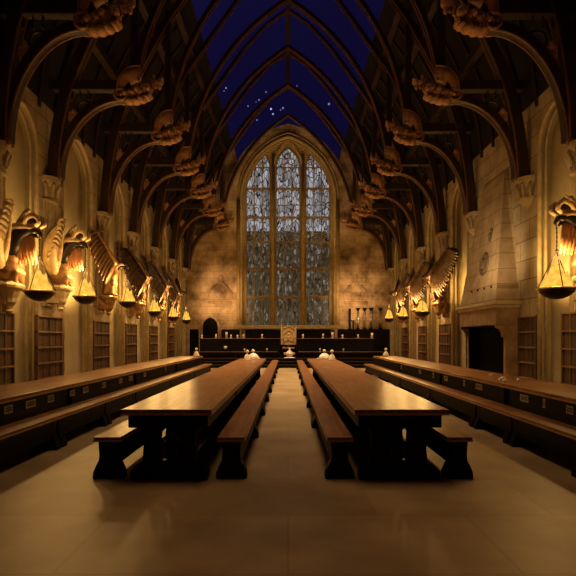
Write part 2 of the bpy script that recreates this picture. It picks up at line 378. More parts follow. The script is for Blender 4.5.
for c, hw in LC:
    tr = MB(); y = Y1+.33
    out = [(c-hw, SILL)]+[(c-hw*math.cos(PI*k/N), lan_top(c, c-hw*math.cos(PI*k/N))) for k in range(N+1)]+[(c+hw, SILL)]
    tr.tube([(x, yA, z) for x, z in out], .045, 6, up=(0, 1, 0))
    for d in (-.237, .237):
        tr.box(c+d-.028, c+d+.028, y-.05, y+.05, SILL, lan_top(c, c+d)-.02 if c else 11.9)
    for z in ROWS[1:]: tr.box(c-hw, c+hw, y-.07, y+.05, z-.035, z+.035)
    for i, z1 in enumerate(ROWS[1:]+[11.75]):
        for d in (-.473, 0, .473):
            u = c+d; w_ = .205; sp = z1-.30; top = z1-.02
            if i == 5:
                if lan_top(c, u-w_) < 11.5 or lan_top(c, u+w_) < 11.5: continue
            pts_ = [(u-w_+2*w_*k/8, sp+arch_h(-w_+2*w_*k/8, w_, .22)) for k in range(9)]
            for (a, za), (b, zb) in zip(pts_, pts_[1:]):
                tr.add([(a, y-.03, za), (b, y-.03, zb), (b, y-.03, top), (a, y-.03, top)], [(0, 1, 2, 3)])
            if i in (3, 4): tr.box(u-w_, u+w_, y-.03, y+.03, z1-1.02, z1-.98)
            if i in (3,) : tr.tube([(u-.14, y-.02, z1-1.35), (u, y-.02, z1-1.12), (u+.14, y-.02, z1-1.35)], .03, 5)
    if c == 0:     # little rose of three lights at the head of the middle lancet
        for (x, z) in ((-.2, 12.05), (.2, 12.05), (0, 12.42)):
            tr.tube([(x+.17*math.cos(2*PI*k/12), y, z+.17*math.sin(2*PI*k/12)) for k in range(13)], .03, 5, up=(0, 1, 0))
    else:
        s = -1 if c < 0 else 1
        for (x, z) in ((s*1.62, 11.8), (s*1.38, 12.15)):
            tr.tube([(x+.15*math.cos(2*PI*k/12), y, z+.15*math.sin(2*PI*k/12)) for k in range(13)], .03, 5, up=(0, 1, 0))
    wchild(tr, 'tracery', M['tracery'])
    for nm, za, zb, mt in (('figured_glass', SILL, 7.9, 'glass_low'), ('pale_glass', 7.9, None, 'glass_up')):
        g = MB()
        if zb: g.box(c-hw, c+hw, Y1+.36, Y1+.38, za, zb)
        else:
            pp = [(c-hw, za), (c+hw, za)]+[(c+hw*math.cos(PI*k/N), max(lan_top(c, c+hw*math.cos(PI*k/N)), za+.1)) for k in range(N+1)]
            g.prism(pp, lambda u, v, t: (u, t, v), Y1+.36, Y1+.38)
        wchild(g, nm, M[mt])

# ceiling: two curved boarded slopes, open to the night sky along the middle
CC = [(6.12, 7.2), (6.0, 8.2), (5.65, 9.3), (5.15, 10.4), (4.5, 11.5), (3.75, 12.5), (3.3, 13.05)]
ce = MB()
for s in (-1, 1):
    ce.prism([(x, z) for x, z in CC]+[(x+.25, z+.25) for x, z in CC[::-1]], lambda u, v, t, s=s: (s*u, t, v), Y0, Y1+.05)
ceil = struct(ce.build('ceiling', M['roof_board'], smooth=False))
raf = MB()
for i in range(34):
    y = 1.0+i*.9
    for s in (-1, 1): raf.tube([(s*(x-.04), y, z-.04) for x, z in CC[:-1]], .05, 4, up=(0, 1, 0))
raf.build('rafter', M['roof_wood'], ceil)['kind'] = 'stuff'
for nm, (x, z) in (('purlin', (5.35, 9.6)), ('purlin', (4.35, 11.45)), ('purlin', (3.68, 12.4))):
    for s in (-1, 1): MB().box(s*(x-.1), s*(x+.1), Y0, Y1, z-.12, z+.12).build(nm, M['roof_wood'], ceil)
MB().box(-.12, .12, Y0, Y1, 16.2, 16.5).build('ridge_beam', M['roof_wood'], ceil)

# pilasters with carved capitals
tn = 0
def pilaster(s, y, shaft):
    global tn; tn += 1
    root = bpy.data.objects.new('trim_%d' % tn, None); COL.objects.link(root); root.location = (s*XW, y, 5.2); struct(root)
    sh = MB()
    if shaft:
        for dy, dx, r in ((0, .07, .085), (-.16, .01, .06), (.16, .01, .06)):
            sh.tube([(-s*dx, dy, -4.9 if y > 29 else -2.9), (-s*dx, dy, -.25)], r, 12)
        sh.box(0, -s*.05, -.26, .26, -4.9 if y > 29 else -2.9, -.25)
        sh.build('shaft', M['carved_stone'], root, smooth=False)
    cp = MB()
    def half(prof):
        rings = []
        for r, z in prof: rings.append([(-s*(r*math.sin(PI*k/10))*.9, -r*1.05*math.cos(PI*k/10), z) for k in range(11)]+[(s*.02, r*1.05, z), (s*.02, -r*1.05, z)])
        cp.ring_loft(rings)
    if shaft: half([(.20, -.30), (.27, -.28), (.27, -.22), (.2, -.2), (.20, .1), (.30, .2), (.33, .24), (.33, .34), (.28, .36)])
    else: half([(.05, -.42), (.13, -.36), (.2, -.26), (.28, -.22), (.28, -.16), (.20, -.13), (.22, .1), (.30, .2), (.34, .24), (.34, .34), (.28, .36)])
    cp.build('capital', M['carved_stone'], root)
    lf = MB()
    for k in range(5):
        a = PI*(k+.5)/5
        c = Vector((-s*.24*math.sin(a), -.26*math.cos(a), 0))
        lf.tube([c+Vector((0, 0, -.15)), c*1.05+Vector((0, 0, 0)), c*1.3+Vector((0, 0, .12)), c*1.22+Vector((0, 0, .19))], [.03, .05, .045, .02], 6)
        lf.ell(c*1.12+Vector((0, 0, -.03)), (.035, .035, .06), n=8, m=6)
    lf.build('leaf_carving', M['carved_stone'], root, smooth=True)
for s in (-1, 1):
    for y in PY[1:]: pilaster(s, y if y < 30 else 30.2, not (s > 0 and y in (13.2, 16.85)))

# ================================================================== ROOF TRUSSES
ORD = {0: 'nearest the camera, cut by the top corners', 1: 'second from the camera', 2: 'third from the camera', 3: 'fourth from the camera, middle of the hall',
       4: 'third from the great window', 5: 'second from the great window', 6: 'against the end wall beside the great window'}
SEC = [(-1, -.5), (-1, .5), (-.45, .8), (-.25, 1.25), (.25, 1.25), (.45, .8), (1, .5), (1, -.5)]
def curve(fn, n): return [fn(k/n) for k in range(n+1)]
def bez(p, n=16):
    p = [Vector(q) for q in p]
    def ev(t):
        q = p[:]
        while len(q) > 1: q = [a.lerp(b, t) for a, b in zip(q, q[1:])]
        return q[0]
    return [ev(k/n) for k in range(n+1)]
def make_truss(y, label):
    root = thing('roof_truss', label, 'roof truss', (0, y, 5.55), 0, 'hammerbeam roof trusses down the hall')
    B = 5.55
    for s in (-1, 1):
        L = lambda x, z, dy=0: (s*x, dy, z-B)
        # wall rib rising from the capital and following the roof
        pth = [L(5.93, 5.55), L(5.90, 6.3), L(5.82, 7.0), L(5.66, 7.9), L(5.40, 8.8), L(5.02, 9.8), L(4.5, 10.8), L(3.85, 11.9), L(3.0, 13.1), L(2.0, 14.5), L(1.0, 15.6), L(0, 16.3)]
        m = MB().tube(pth, [.15]*5+[.13, .11, .09, .075, .06, .05, .05], sec=[(-1, -.9), (-1, .9), (1, .9), (1, -.9)], up=(0, 1, 0)); m.build('wall_rib', M['roof_wood'], root, bevel=.03)
        m = MB()
        for dy in (-.12, .12): m.tube([(p[0]-s*.15*(1-.5*k/11), dy*(1-.5*k/11), p[2]-.06*k/11) for k, p in enumerate(pth)], .026, 6, up=(0, 1, 0))
        m.build('rib_moulding', M['rail_wood'], root)
        # lower brace sweeping out to the carved boss
        br = [L(4.25+1.55*math.cos(a), 5.55+2.36*math.sin(a)) for a in [PI/2*k/16 for k in range(17)]]+[L(4.15, 7.92)]
        MB().tube(br, .10, sec=[(-1, -1), (-1, 1), (1, 1), (1, -1)], up=(0, 1, 0)).build('curved_brace', M['roof_wood'], root)
        m = MB()
        for dy, k in ((-.09, 0), (.09, 0)): m.tube([(p[0]-s*.06, dy, p[2]-.08) for p in br], .028, 6, up=(0, 1, 0))
        m.build('brace_moulding', M['rail_wood'], root, smooth=True)
        # hammerbeam, post, tracery
        MB().box(s*4.0, s*5.95, -.12, .12, 8.15-B, 8.42-B).build('hammer_beam', M['roof_wood'], root, bevel=.02)
        MB().box(s*3.80, s*3.98, -.08, .08, 8.6-B, 12.1-B).build('hammer_post', M['roof_wood'], root, bevel=.02)
        m = MB()
        for k in range(3): m.box(s*(5.05+k*.2), s*(5.08+k*.2), -.03, .03, 7.9-B, 8.2-B)
        m.tube([L(5.15+.2*math.cos(2*PI*k/14), 7.65+.2*math.sin(2*PI*k/14)) for k in range(15)], .03, 6, up=(0, 1, 0))
        m.build('spandrel_tracery', M['roof_wood'], root)
        m = MB().prism([(-.11, .2), (.11, .2), (.12, -.02), (0, -.24), (-.12, -.02)], lambda u, v, t: (s*5.42+u, t, 7.3-B+v), -.09, .09)
        m.ell((s*5.42, -.09, 7.52-B), (.07, .05, .09), n=8, m=6)
        m.build('carved_shield', M['boss'], root)
        # upper arch to the ridge
        ua = bez([L(3.85, 8.5), L(3.6, 11.2), L(2.1, 13.3), L(0, 14.6)], 16)
        MB().tube(ua, .06, sec=[(-1, -1), (-1, 1), (1, 1), (1, -1)], up=(0, 1, 0)).build('upper_arch', M['roof_wood'], root)
        m = MB()
        for dy in (-.1, .1): m.tube([p+Vector((-s*.07, dy*.7, -.06)) for p in ua], .026, 6, up=(0, 1, 0))
        m.build('arch_moulding', M['rail_wood'], root)
        # carved boss: scroll, shell, hanging leaf, lump of foliage, small crouching figure
        bx, bz = 3.72, 8.3-B
        core = MB()
        core.ell((s*(bx+.05), 0, bz-.16), (.34, .17, .13)); core.ell((s*(bx-.12), 0, bz-.06), (.15, .19, .12))
        for k in range(7): core.ell((s*(bx-.22+.1*k), -.15+.03*(k % 3), bz-.16-.02*k+.06*(k % 2)), (.075, .09, .08), n=8, m=6)
        core.tube([(s*(bx-.15), -.05, bz+.05), (s*(bx-.28), -.05, bz+.0), (s*(bx-.3), -.05, bz-.14), (s*(bx-.22), -.05, bz-.2)], [.05, .05, .04, .02], 7)
        core = core.build('carved_boss', M['boss'], root, smooth=True)
        sc = MB(); sx, sz = bx+.48, bz-.30
        for dy in (-.13, .13):
            sc.tube([(s*(sx+.165*math.cos(q)), dy, sz+.165*math.sin(q)) for q in [2*PI*k/18 for k in range(19)]], .036, 8, up=(0, 1, 0))
            sc.tube([(s*(sx+.165-.02*k*math.cos(k*.0)), dy, sz+.09*math.sin(k*.9)) for k in range(5)], .03, 6, up=(0, 1, 0))
        sc.prism([(.15*math.cos(2*PI*k/14), .15*math.sin(2*PI*k/14)) for k in range(14)], lambda u, v, t: (s*(sx+u), t, sz+v), -.07, .07)
        sc.ell((s*sx, -.1, sz), (.06, .06, .06), n=10, m=7)
        sc.build('scroll', M['boss'], core, smooth=False)
        sh = MB(); secs = []; ox, oz = bx+.07, bz-.06
        for k in range(19):       # hollow half shell standing on the beam end, back towards the wall
            q = math.radians(-14+112*k/18); c_, s_ = math.cos(q), math.sin(q); th_ = (.6+.4*math.sin(PI*k/18))
            sc_ = 1+.02*(k % 2)
            def pp(r, t): return (s*(ox+(.26+.24*r)*c_*sc_), t*th_, oz+(.24+.37*r)*s_*sc_)
            secs.append([pp(0, -.12), pp(.3, -.19), pp(.7, -.20), pp(.95, -.14), pp(1, 0), pp(.95, .14), pp(.7, .20), pp(.3, .19), pp(0, .12), pp(-.05, 0)])
        sh.ring_loft(secs)
        sh.build('shell', M['boss'], core, smooth=True)
        rim = MB().tube([(s*(ox+.50*math.cos(q)), -.13, oz+.60*math.sin(q)) for q in [math.radians(-14+112*k/18) for k in range(19)]], .028, 6, up=(0, 1, 0))
        rim.build('shell_rim', M['boss'], core, smooth=True)
        lf = MB()
        for k, (dx, dz, r) in enumerate([(.30, -.47, .12), (.14, -.46, .15), (-.02, -.41, .14), (-.15, -.36, .10), (-.23, -.31, .06)]):
            lf.ell((s*(bx+dx), -.02, bz+dz), (r, .17, .07+.02*(k < 3)), n=10, m=7)
        lf.tube([(s*(bx+.2), 0, bz-.22), (s*(bx+.12), 0, bz-.40)], [.07, .05], 8)
        lf.build('hanging_leaf', M['boss'], core, smooth=True)
        fg = MB(); fx = bx-.33
        fg.ell((s*fx, 0, bz+.10), (.14, .09, .09)); fg.ell((s*(fx-.15), 0, bz+.12), (.09, .08, .10)); fg.ell((s*(fx-.13), 0, bz-.02), (.05, .06, .09))
        fg.ell((s*(fx+.02), 0, bz+.24), (.04, .05, .12)); fg.ell((s*(fx+.08), 0, bz+.15), (.05, .06, .08)); fg.tube([(s*(bx-.1), 0, bz-.02), (s*fx, 0, bz+.08)], .06, 8)
        fg.ell((s*(fx-.2), 0, bz+.20), (.035, .04, .06)); fg.ell((s*(fx-.03), 0, bz+.0), (.05, .05, .08))
        fg.build('crouching_figure', M['boss'], core, smooth=True)
    return root
tr0 = make_truss(PY[2], 'dark oak hammerbeam truss with carved bosses, '+ORD[0])
for i, y in enumerate(PY[3:], 1):
    t_ = copy_tree(tr0, 'dark oak hammerbeam truss with carved bosses, '+ORD[i], (0, y if y < 30 else 30.45, 5.55))
    if i == 1: t_.scale = (1, 1, .85)

# ================================================================== FIREPLACE
ya, yb = 13.62, 16.6
fp = thing('fireplace', 'huge stone fireplace with tapering chimney hood against the right wall', 'fireplace', (XW, (ya+yb)/2, 0))
fo = (XW, (ya+yb)/2, 0)
def fch(mb, name, m, par=fp, **k):
    mb.v = [(x-fo[0], y-fo[1], z-fo[2]) for x, y, z in mb.v]; return mb.build(name, m, par, **k)
hd = MB(); bo = [(XW, ya+.06), (5.47, ya+.06), (5.47, yb-.06), (XW, yb-.06)]; tp = [(XW, 14.35), (6.0, 14.4), (6.0, 16.0), (XW, 16.05)]
hd.add([(x, y, 2.46) for x, y in bo]+[(x, y, 6.25 if x > 6.05 else 6.1) for x, y in tp], [(0, 1, 5, 4), (1, 2, 6, 5), (2, 3, 7, 6), (4, 5, 6, 7), (0, 3, 2, 1)])
hood = fch(hd, 'hood', M['hood_stone'])
cv = MB().tube([(XW, ya+.06, 2.5), (5.47, ya+.06, 2.5)], .02, 6)
mt = MB().box(XW, 5.36, ya-.04, yb+.04, 2.38, 2.47); mt.box(XW, 5.42, ya+.02, yb-.02, 2.30, 2.38); fch(mt, 'mantel', M['carved_stone'], bevel=.015)
ln = MB().box(XW, 5.46, ya+.05, yb-.05, 1.84, 2.31); fch(ln, 'lintel', M['mantel'], bevel=.02)
for y0, y1 in ((ya+.03, ya+.15), (yb-.15, yb-.03)):
    fch(MB().box(XW, 5.70, y0, y1, 0, 1.84).box(XW, 5.66, y0-.02, y1+.02, 0, .22), 'jamb', M['mantel'], bevel=.015)
    cb = MB().prism([(5.72, 1.52), (5.72, 1.84), (5.47, 1.84), (5.47, 1.77), (5.56, 1.74), (5.62, 1.65), (5.64, 1.52)], lambda u, v, t: (u, t, v), y0+.01, y1-.01)
    fch(cb, 'corbel', M['mantel'])
hb = MB().box(XW-.02, 6.06, ya+.15, yb-.15, 0, 1.9).box(5.72, XW, ya+.15, yb-.15, 0, .05)
hb.box(5.72, 6.06, ya+.15, ya+.17, 0, 1.84).box(5.72, 6.06, yb-.17, yb-.15, 0, 1.84).box(5.5, 6.06, ya+.17, yb-.17, 1.80, 1.835)
fch(hb, 'firebox', M['flat_black'])
def hood_x(z): return 5.47+(6.0-5.47)*(z-2.46)/(6.1-2.46)
def on_hood(y, z, d=0): return (hood_x(z)-d, y, z)
cr = MB()
cy, cz = 14.93, 3.62
cr.tube([on_hood(cy+.27*math.cos(2*PI*k/20), cz+.31*math.sin(2*PI*k/20), .01) for k in range(21)], .035, 6, up=(1, 0, 0))
cr.prism([(-.15, .17), (.15, .17), (.16, -.02), (0, -.2), (-.16, -.02)], lambda u, v, t: on_hood(cy+u, cz+v, t), -.01, .04)
for k in range(8): cr.ell(on_hood(cy+.2*math.cos(PI/4*k), cz+.23*math.sin(PI/4*k), .02), (.03, .05, .05), n=8, m=6)
cr.ell(on_hood(cy, cz+.02, .05), (.03, .07, .1), n=8, m=6)
fch(cr, 'round_crest', M['crest'], smooth=True)
kn = MB().ell(on_hood(14.75, 4.35, .02), (.05, .07, .16), n=8, m=6).ell(on_hood(14.68, 4.52, .02), (.04, .05, .07), n=8, m=6)
fch(kn, 'small_bracket', M['crest'], smooth=True)
ho = MB()
for k in range(4): ho.box(hood_x(2.9)-.012, hood_x(2.9)+.05, 14.1+.5*k, 14.2+.5*k, 2.86, 2.92)
fch(ho, 'vent_slot', M['flat_black'])
# ================================================================== WALL PANELLING under the statues
PNAME = {13.2: 'second', 16.85: 'third', 20.05: 'fourth', 23.35: 'fifth', 26.8: 'sixth', 10.76: 'first'}
def panelling(s, y, w_, label, ztop=2.05):
    r = thing('wall_panelling', label, 'wall panelling', (s*XW, y, 0), 0, 'oak panels at the foot of the wall piers')
    m = MB().box(-s*.004, -s*.05, -w_/2, w_/2, 0, ztop)
    for e in (-1, 1): MB().box(-s*.05, -s*.085, e*(w_/2-.06), e*w_/2, 0, ztop).build('stile', M['panel'], r)
    for k in range(6): MB().box(0, -s*.10, -w_/2, w_/2, ztop-.03-.385*k, ztop-.385*k).build('rail', M['panel_rail'], r)
    for k in range(5):
        for j in range(1, 4): m.box(-s*.045, -s*.065, -w_/2+w_*j/4-.012, -w_/2+w_*j/4+.012, ztop-.36-.385*k, ztop-.05-.385*k)
    m.build('back_panel', M['panel'], r)
for s, side in ((-1, 'left'), (1, 'right')):
    for y in PY[2:8]:
        if s > 0 and y == 13.2: panelling(s, 13.1, .95, 'dark oak wall panelling in the gap beside the fireplace\'s near side'); continue
        if s > 0 and y == 16.85: panelling(s, 17.15, .9, 'dark oak wall panelling just beyond the far side of the fireplace'); continue
        panelling(s, y, 1.4, 'dark oak wall panelling with shelf-like rails at the foot of the %s pier, %s wall' % (PNAME[y], side))

# ================================================================== BEAST SCULPTURES WITH FIRE BOWLS
def feather_wing(mb, root, tip, trail, n=9, thick=.014, fan=.55, wid=.11):
    """feathers set along the leading edge root->tip, each pointing to the trailing side"""
    root, tip, trail = Vector(root), Vector(tip), Vector(trail)
    sg = -1 if tip.x > 0 else 1
    lead = tip-root; nrm = lead.cross(trail-root).normalized()
    bulge = [root, root.lerp(tip, .35)+(-(trail-root.lerp(tip, .5)).normalized()*.07), root.lerp(tip, .7)-(trail-root).normalized()*.05, tip]
    mb.tube(bez(bulge, 10), [.085-.006*k for k in range(11)], 8)
    for k in range(n):
        t = k/(n-1); a = root.lerp(tip, .05+.92*t)
        ln_ = (trail-root).length*(1-.45*t)*(1 if k % 2 else .93)
        d = ((trail-root).normalized().lerp(lead.normalized(), fan*t)).normalized()
        side_ = d.cross(nrm).normalized(); off = nrm*0; nout = nrm*(-1 if nrm.x*tip.x < 0 else 1)
        secs = []
        for q, wq in ((0, .5), (.3, 1), (.7, .95), (.92, .6), (1, .15)):
            c = a+d*ln_*q+off+nout*(.08*q*q)
            tl_ = nrm*(.028*wq)
            secs.append([c+side_*wid*wq+tl_, c+nrm*thick, c-side_*wid*wq-tl_, c-nrm*thick])
        mb.ring_loft(secs)
def make_beast(s, kind, metal, neckm):
    r = bpy.data.objects.new('winged_beast_statue', None); COL.objects.link(r); r.empty_display_size = .2
    P = lambda x, y, z: Vector((-s*(x*.88+.03), y, z))      # x = out from wall, y down the hall, z above pedestal top
    # pedestal bracket
    pd = MB()
    prof = [(.34, 0), (.36, -.04), (.34, -.09), (.27, -.13), (.24, -.2), (.19, -.3), (.17, -.38), (.1, -.46), (.08, -.52), (.10, -.56), (.05, -.62)]
    for rr_ in [prof]: pd.ring_loft([[P(.30+q*math.cos(2*PI*k/12)*.9, q*1.1*math.sin(2*PI*k/12), z) for k in range(12)] for q, z in rr_])
    pd.box(-s*.006, -s*.32, -.2, .2, -.42, -.02)
    pd.build('pedestal', M['carved_stone'] if kind == 'A' else M['bronze'], r)
    bd = MB()
    if kind == 'A':
        # crouching griffin: round haunch, chest, long dark neck, crested head with hooked beak
        bd.ell(P(.28, -.05, .27), (.24, .27, .24)); bd.ell(P(.36, .02, .5), (.2, .22, .26)); bd.ell(P(.22, -.16, .4), (.17, .17, .22))
        for dy in (-.13, .13):
            bd.tube([P(.38, dy, .42), P(.55, dy, .22), P(.50, dy, .06), P(.58, dy, .03)], [.11, .08, .055, .05], 8)
        bd.build('body', M['bronze'], r, remesh=.035)
        hk = MB()
        hk.tube([P(.34, 0, .55), P(.42, 0, .85), P(.58, 0, 1.06), P(.78, 0, 1.12), P(.9, 0, 1.1)], [.19, .20, .17, .13, .09], 12)
        hk.ell(P(.86, 0, 1.10), (.13, .10, .09))
        hk.tube([P(.90, 0, 1.12), P(1.0, 0, 1.08), P(1.06, 0, 1.0), P(1.02, 0, .93)], [.07, .055, .035, .012], 8)
        hk.tube([P(.86, 0, 1.03), P(.95, 0, .98), P(.98, 0, .94)], [.05, .035, .015], 8)
        hk.build('neck_and_beak', M['beak'], r, smooth=True)
        cr_ = MB()          # pale crest sweeping over the head into a cupped lobe
        cr_.tube([P(.36, -.10, 1.02), P(.48, -.12, 1.16), P(.66, -.10, 1.17), P(.84, -.06, 1.15), P(.96, -.02, 1.16)], [.06, .085, .08, .065, .04], 8)
        for dy in (-.12, .12):
            cr_.tube([P(.70, dy, 1.20), P(.82, dy*1.3, 1.33), P(.96, dy*1.4, 1.39), P(1.06, dy*1.2, 1.33), P(1.07, dy, 1.24), P(.98, dy*.8, 1.18)], [.04, .06, .065, .06, .05, .04], 8)
        cr_.build('crest', M[metal], r, smooth=True)
        for dy in (-.13, .13): MB().ell(P(.93, dy, 1.28), (.14, .05, .09)).build('ear_shade', M['beak'], r, smooth=True)  # dark ellipsoid puts shade into the hollow of the lobe
        for dy in (-1, 1):
            wg = MB(); feather_wing(wg, P(.30, dy*.24, .45), P(.52, dy*.30, 1.50), P(.12, dy*.56, .62), 10, wid=.12, fan=.45)
            wg.tube(bez([P(.24, dy*.22, .30), P(.10, dy*.50, .85), P(.24, dy*.44, 1.25), P(.56, dy*.28, 1.58)], 10), [.13, .16, .17, .17, .16, .145, .13, .11, .09, .07, .045], 10)
            wg.build('wing', M[metal], r, smooth=True)
        tip = P(1.02, 0, .95)
        fl = MB()
        for k in range(6): fl.tube([P(.50+.07*k, -.02, .98), P(.54+.075*k, -.05, .62), P(.56+.08*k, -.04, .38+.02*(k % 2))], [.05, .05, .012], 6)
        fl.build('mane', M['lit_breast'], r, smooth=True)
    elif kind == 'B':
        # upright eagle, tall feathered wing swept up and back
        bd.ell(P(.34, 0, .45), (.24, .24, .42)); bd.ell(P(.42, 0, .68), (.2, .2, .22)); bd.ell(P(.28, 0, .16), (.22, .2, .18))
        bd.tube([P(.42, 0, .75), P(.55, 0, .98), P(.72, 0, 1.04)], [.17, .14, .12], 12)
        bd.ell(P(.76, 0, 1.04), (.14, .11, .1))
        bd.ell(P(.45, -.12, .18), (.1, .1, .2)); bd.ell(P(.45, .12, .18), (.1, .1, .2))
        for dy in (-.13, .13):
            for j in (-.05, 0, .05): bd.tube([P(.5, dy+j, .06), P(.62, dy+j*1.8, .02), P(.66, dy+j*2, -.02)], [.04, .03, .01], 6)
        bd.build('body', M[metal], r, remesh=.035)
        hk = MB().tube([P(.82, 0, 1.06), P(.95, 0, 1.03), P(1.02, 0, .94), P(1.0, 0, .88)], [.08, .06, .035, .01], 8).tube([P(.6, 0, .9), P(.74, 0, .95), P(.86, 0, .98)], [.08, .08, .05], 8)
        hk.build('beak', M['beak'], r, smooth=True)
        for dy in (-1, 1):
            wg = MB(); feather_wing(wg, P(.62, dy*.14, 1.0), P(.22, dy*.95, 1.90), P(.26, dy*.42, .22), 11, wid=.12, fan=.30)
            wg.build('wing', M[metal], r, smooth=True)
        ft = MB()
        for k in range(5): ft.ell(P(.50+.02*(k % 2), -.16+.08*k, .42-.06*(k % 2)), (.07, .06, .13), n=8, m=6)
        ft.build('breast_feathers', M[metal], r, smooth=True)
        tip = P(1.0, 0, .9)
    else:
        # lean winged serpent-bird leaning out, wings opened wide along the wall
        bd.tube([P(.18, 0, .05), P(.35, 0, .35), P(.46, 0, .7), P(.6, 0, .95), P(.78, 0, 1.02), P(.9, 0, 1.0)], [.1, .2, .2, .15, .11, .07], 12)
        bd.ell(P(.82, 0, 1.04), (.15, .1, .1))
        for dy in (-.11, .11):
            bd.tube([P(.38, dy, .45), P(.56, dy*1.3, .3), P(.48, dy*1.2, .1), P(.56, dy*1.2, .02)], [.1, .07, .05, .05], 8)
            bd.tube([P(.8, dy*.5, 1.1), P(.68, dy*.8, 1.2)], [.04, .012], 6)
        bd.build('body', M[metal], r, remesh=.035)
        hk = MB().tube([P(.9, 0, 1.04), P(1.0, 0, 1.0), P(1.04, 0, .9)], [.06, .045, .012], 8).tube([P(.86, 0, .96), P(.97, 0, .93)], [.045, .02], 8)
        hk.build('beak', M['beak'], r, smooth=True)
        for dy in (-1, 1):
            wg = MB(); feather_wing(wg, P(.78, dy*.14, .95), P(.22, dy*1.0, 1.92), P(.36, dy*.60, .02), 17, wid=.10, fan=.40)
            wg.tube([P(.6, dy*.10, .75), P(.80, dy*.2, 1.05), P(.22, dy*1.02, 1.98)], [.09, .06, .02], 8)
            wg.build('wing', M[metal], r, smooth=True)
        tip = P(1.02, 0, .93)
    return r
def make_bowl(hang):
    r = bpy.data.objects.new('hanging_fire_bowl', None); COL.objects.link(r); r.empty_display_size = .2
    R = .31
    bw = MB(); bw.lathe([(.03, -.20), (.10, -.19), (.20, -.14), (.27, -.07), (.305, 0), (.285, 0), (.24, -.06), (.15, -.12), (.04, -.15)], n=24)
    b = bw.build('bowl', M['bowl'], r, smooth=True)
    rim = MB().tube([(R*math.cos(2*PI*k/28), R*math.sin(2*PI*k/28), .0) for k in range(29)], .018, 6, up=(0, 0, 1)); rim.build('rim', M['brass_rim'], b, smooth=True)
    ap = Vector((0, 0, .72))
    for k in range(3):
        a = 2*PI*k/3+.35
        MB().tube([ap, (R*math.cos(a), R*math.sin(a), .01)], .009, 5).build('chain', M['iron'], r)
    m = MB().ell((0, 0, .73), (.03, .03, .035), n=8, m=6)
    for k in range(max(1, int((hang-.75)/.043))): m.ell((0, 0, .775+.043*k), (.016 if k % 2 else .009, .009 if k % 2 else .016, .027), n=6, m=5)
    m.build('hanging_chain', M['iron'], r)
    fl = MB()
    rnd = random.Random(3)
    for k in range(11):
        a = k*2.4; q = .19*math.sqrt((k+.1)/11); h = .52*(1-(q/.24)**2*.65)*rnd.uniform(.8, 1.1)
        x, y = q*math.cos(a), q*math.sin(a)
        lean = Vector((rnd.uniform(-.04, .04)-x*.2, rnd.uniform(-.04, .04)-y*.2, 0))
        fl.tube([Vector((x, y, -.05)), Vector((x, y, .04))+lean*.1, Vector((x, y, h*.35))+lean*.5, Vector((x, y, h*.62))+lean, Vector((x, y, h*.85))+lean*1.4, Vector((x, y, h))+lean*1.7], [.06, .105, .095, .06, .03, .004], 10)
    fl.build('flames', M['fire'], r, smooth=True)
    return r
def set_fire(o, loc, label, power):
    o.location = loc; o['label'] = label; o['category'] = 'fire bowl'; o['group'] = 'fire bowls hung from the winged statues'
    l = bpy.data.lights.new('fire_light', 'POINT'); l.energy = power; l.color = (1, .56, .17); l.shadow_soft_size = .16
    lo = bpy.data.objects.new('fire_light', l); COL.objects.link(lo); lo.location = (loc[0], loc[1], loc[2]+.60)
BE = [(-1, 10.76, 'A', 'gilt', 2.62, 'pale gold crouching griffin statue at the left edge of the picture'),
      (-1, 13.2, 'A', 'gilt', 2.80, 'pale gold crouching griffin statue second along the left wall'),
      (-1, 16.75, 'B', 'bronze', 2.85, 'bronze eagle statue with a tall ribbed wing, third along the left wall'),
      (-1, 20.05, 'C', 'dark_bronze', 2.85, 'dark bronze statue with wide pointed wings, fourth along the left wall'),
      (-1, 23.3, 'C', 'dark_bronze', 2.85, 'small dark winged statue fifth along the left wall'),
      (-1, 26.4, 'B', 'dark_bronze', 2.75, 'smallest winged statue on the left wall, nearest the end wall'),
      (1, 9.95, 'A', 'gilt', 2.70, 'pale gold griffin statue cut by the right edge of the picture'),
      (1, 19.9, 'C', 'dark_bronze', 2.85, 'dark bronze statue with wings raised just beyond the fireplace'),
      (1, 23.2, 'C', 'dark_bronze', 2.80, 'small dark winged statue, middle one beyond the fireplace'),
      (1, 26.5, 'B', 'dark_bronze', 2.75, 'smallest winged statue on the right wall, nearest the end wall')]
BL = ['fire bowl with flames hanging from the griffin at the left edge', 'fire bowl with flames under the beak of the second griffin on the left wall',
      'fire bowl with flames under the bronze eagle with tall wing', 'fire bowl with flames fourth along the left wall',
      'small burning fire bowl fifth along the left wall', 'smallest burning bowl on the left, near the end wall',
      'large fire bowl with flames at the right edge of the picture', 'burning bowl nearest the fireplace, beyond its far side',
      'middle burning bowl of the three beyond the fireplace', 'smallest burning bowl on the right, near the end wall']
ZB = [2.46, 2.55, 2.66, 2.52, 2.45, 2.42, 2.44, 2.50, 2.46, 2.50]
SC = [1.0, .97, .93, .88, .85, .8, 1.12, .98, .85, .85]
cache = {}; FP = 105
for i, (s, y, kind, metal, zp, label) in enumerate(BE):
    key = (s, kind, metal)
    o = copy_tree(cache[key]) if key in cache else make_beast(s, kind, metal, 'beak')
    cache.setdefault(key, o)
    o.location = (s*(XW-.03), y, zp); tag(o, label, 'statue', 'winged statues along the side walls')
    tx = {'A': 1.02, 'B': 1.0, 'C': 1.02}[kind]*.88+.03; tz = {'A': .95, 'B': .9, 'C': .93}[kind]
    b = make_bowl(zp+tz-ZB[i])
    sc = SC[i]; b.scale = (sc, sc, 1)
    set_fire(b, (s*(XW-tx-.03), y, ZB[i]), BL[i], FP)

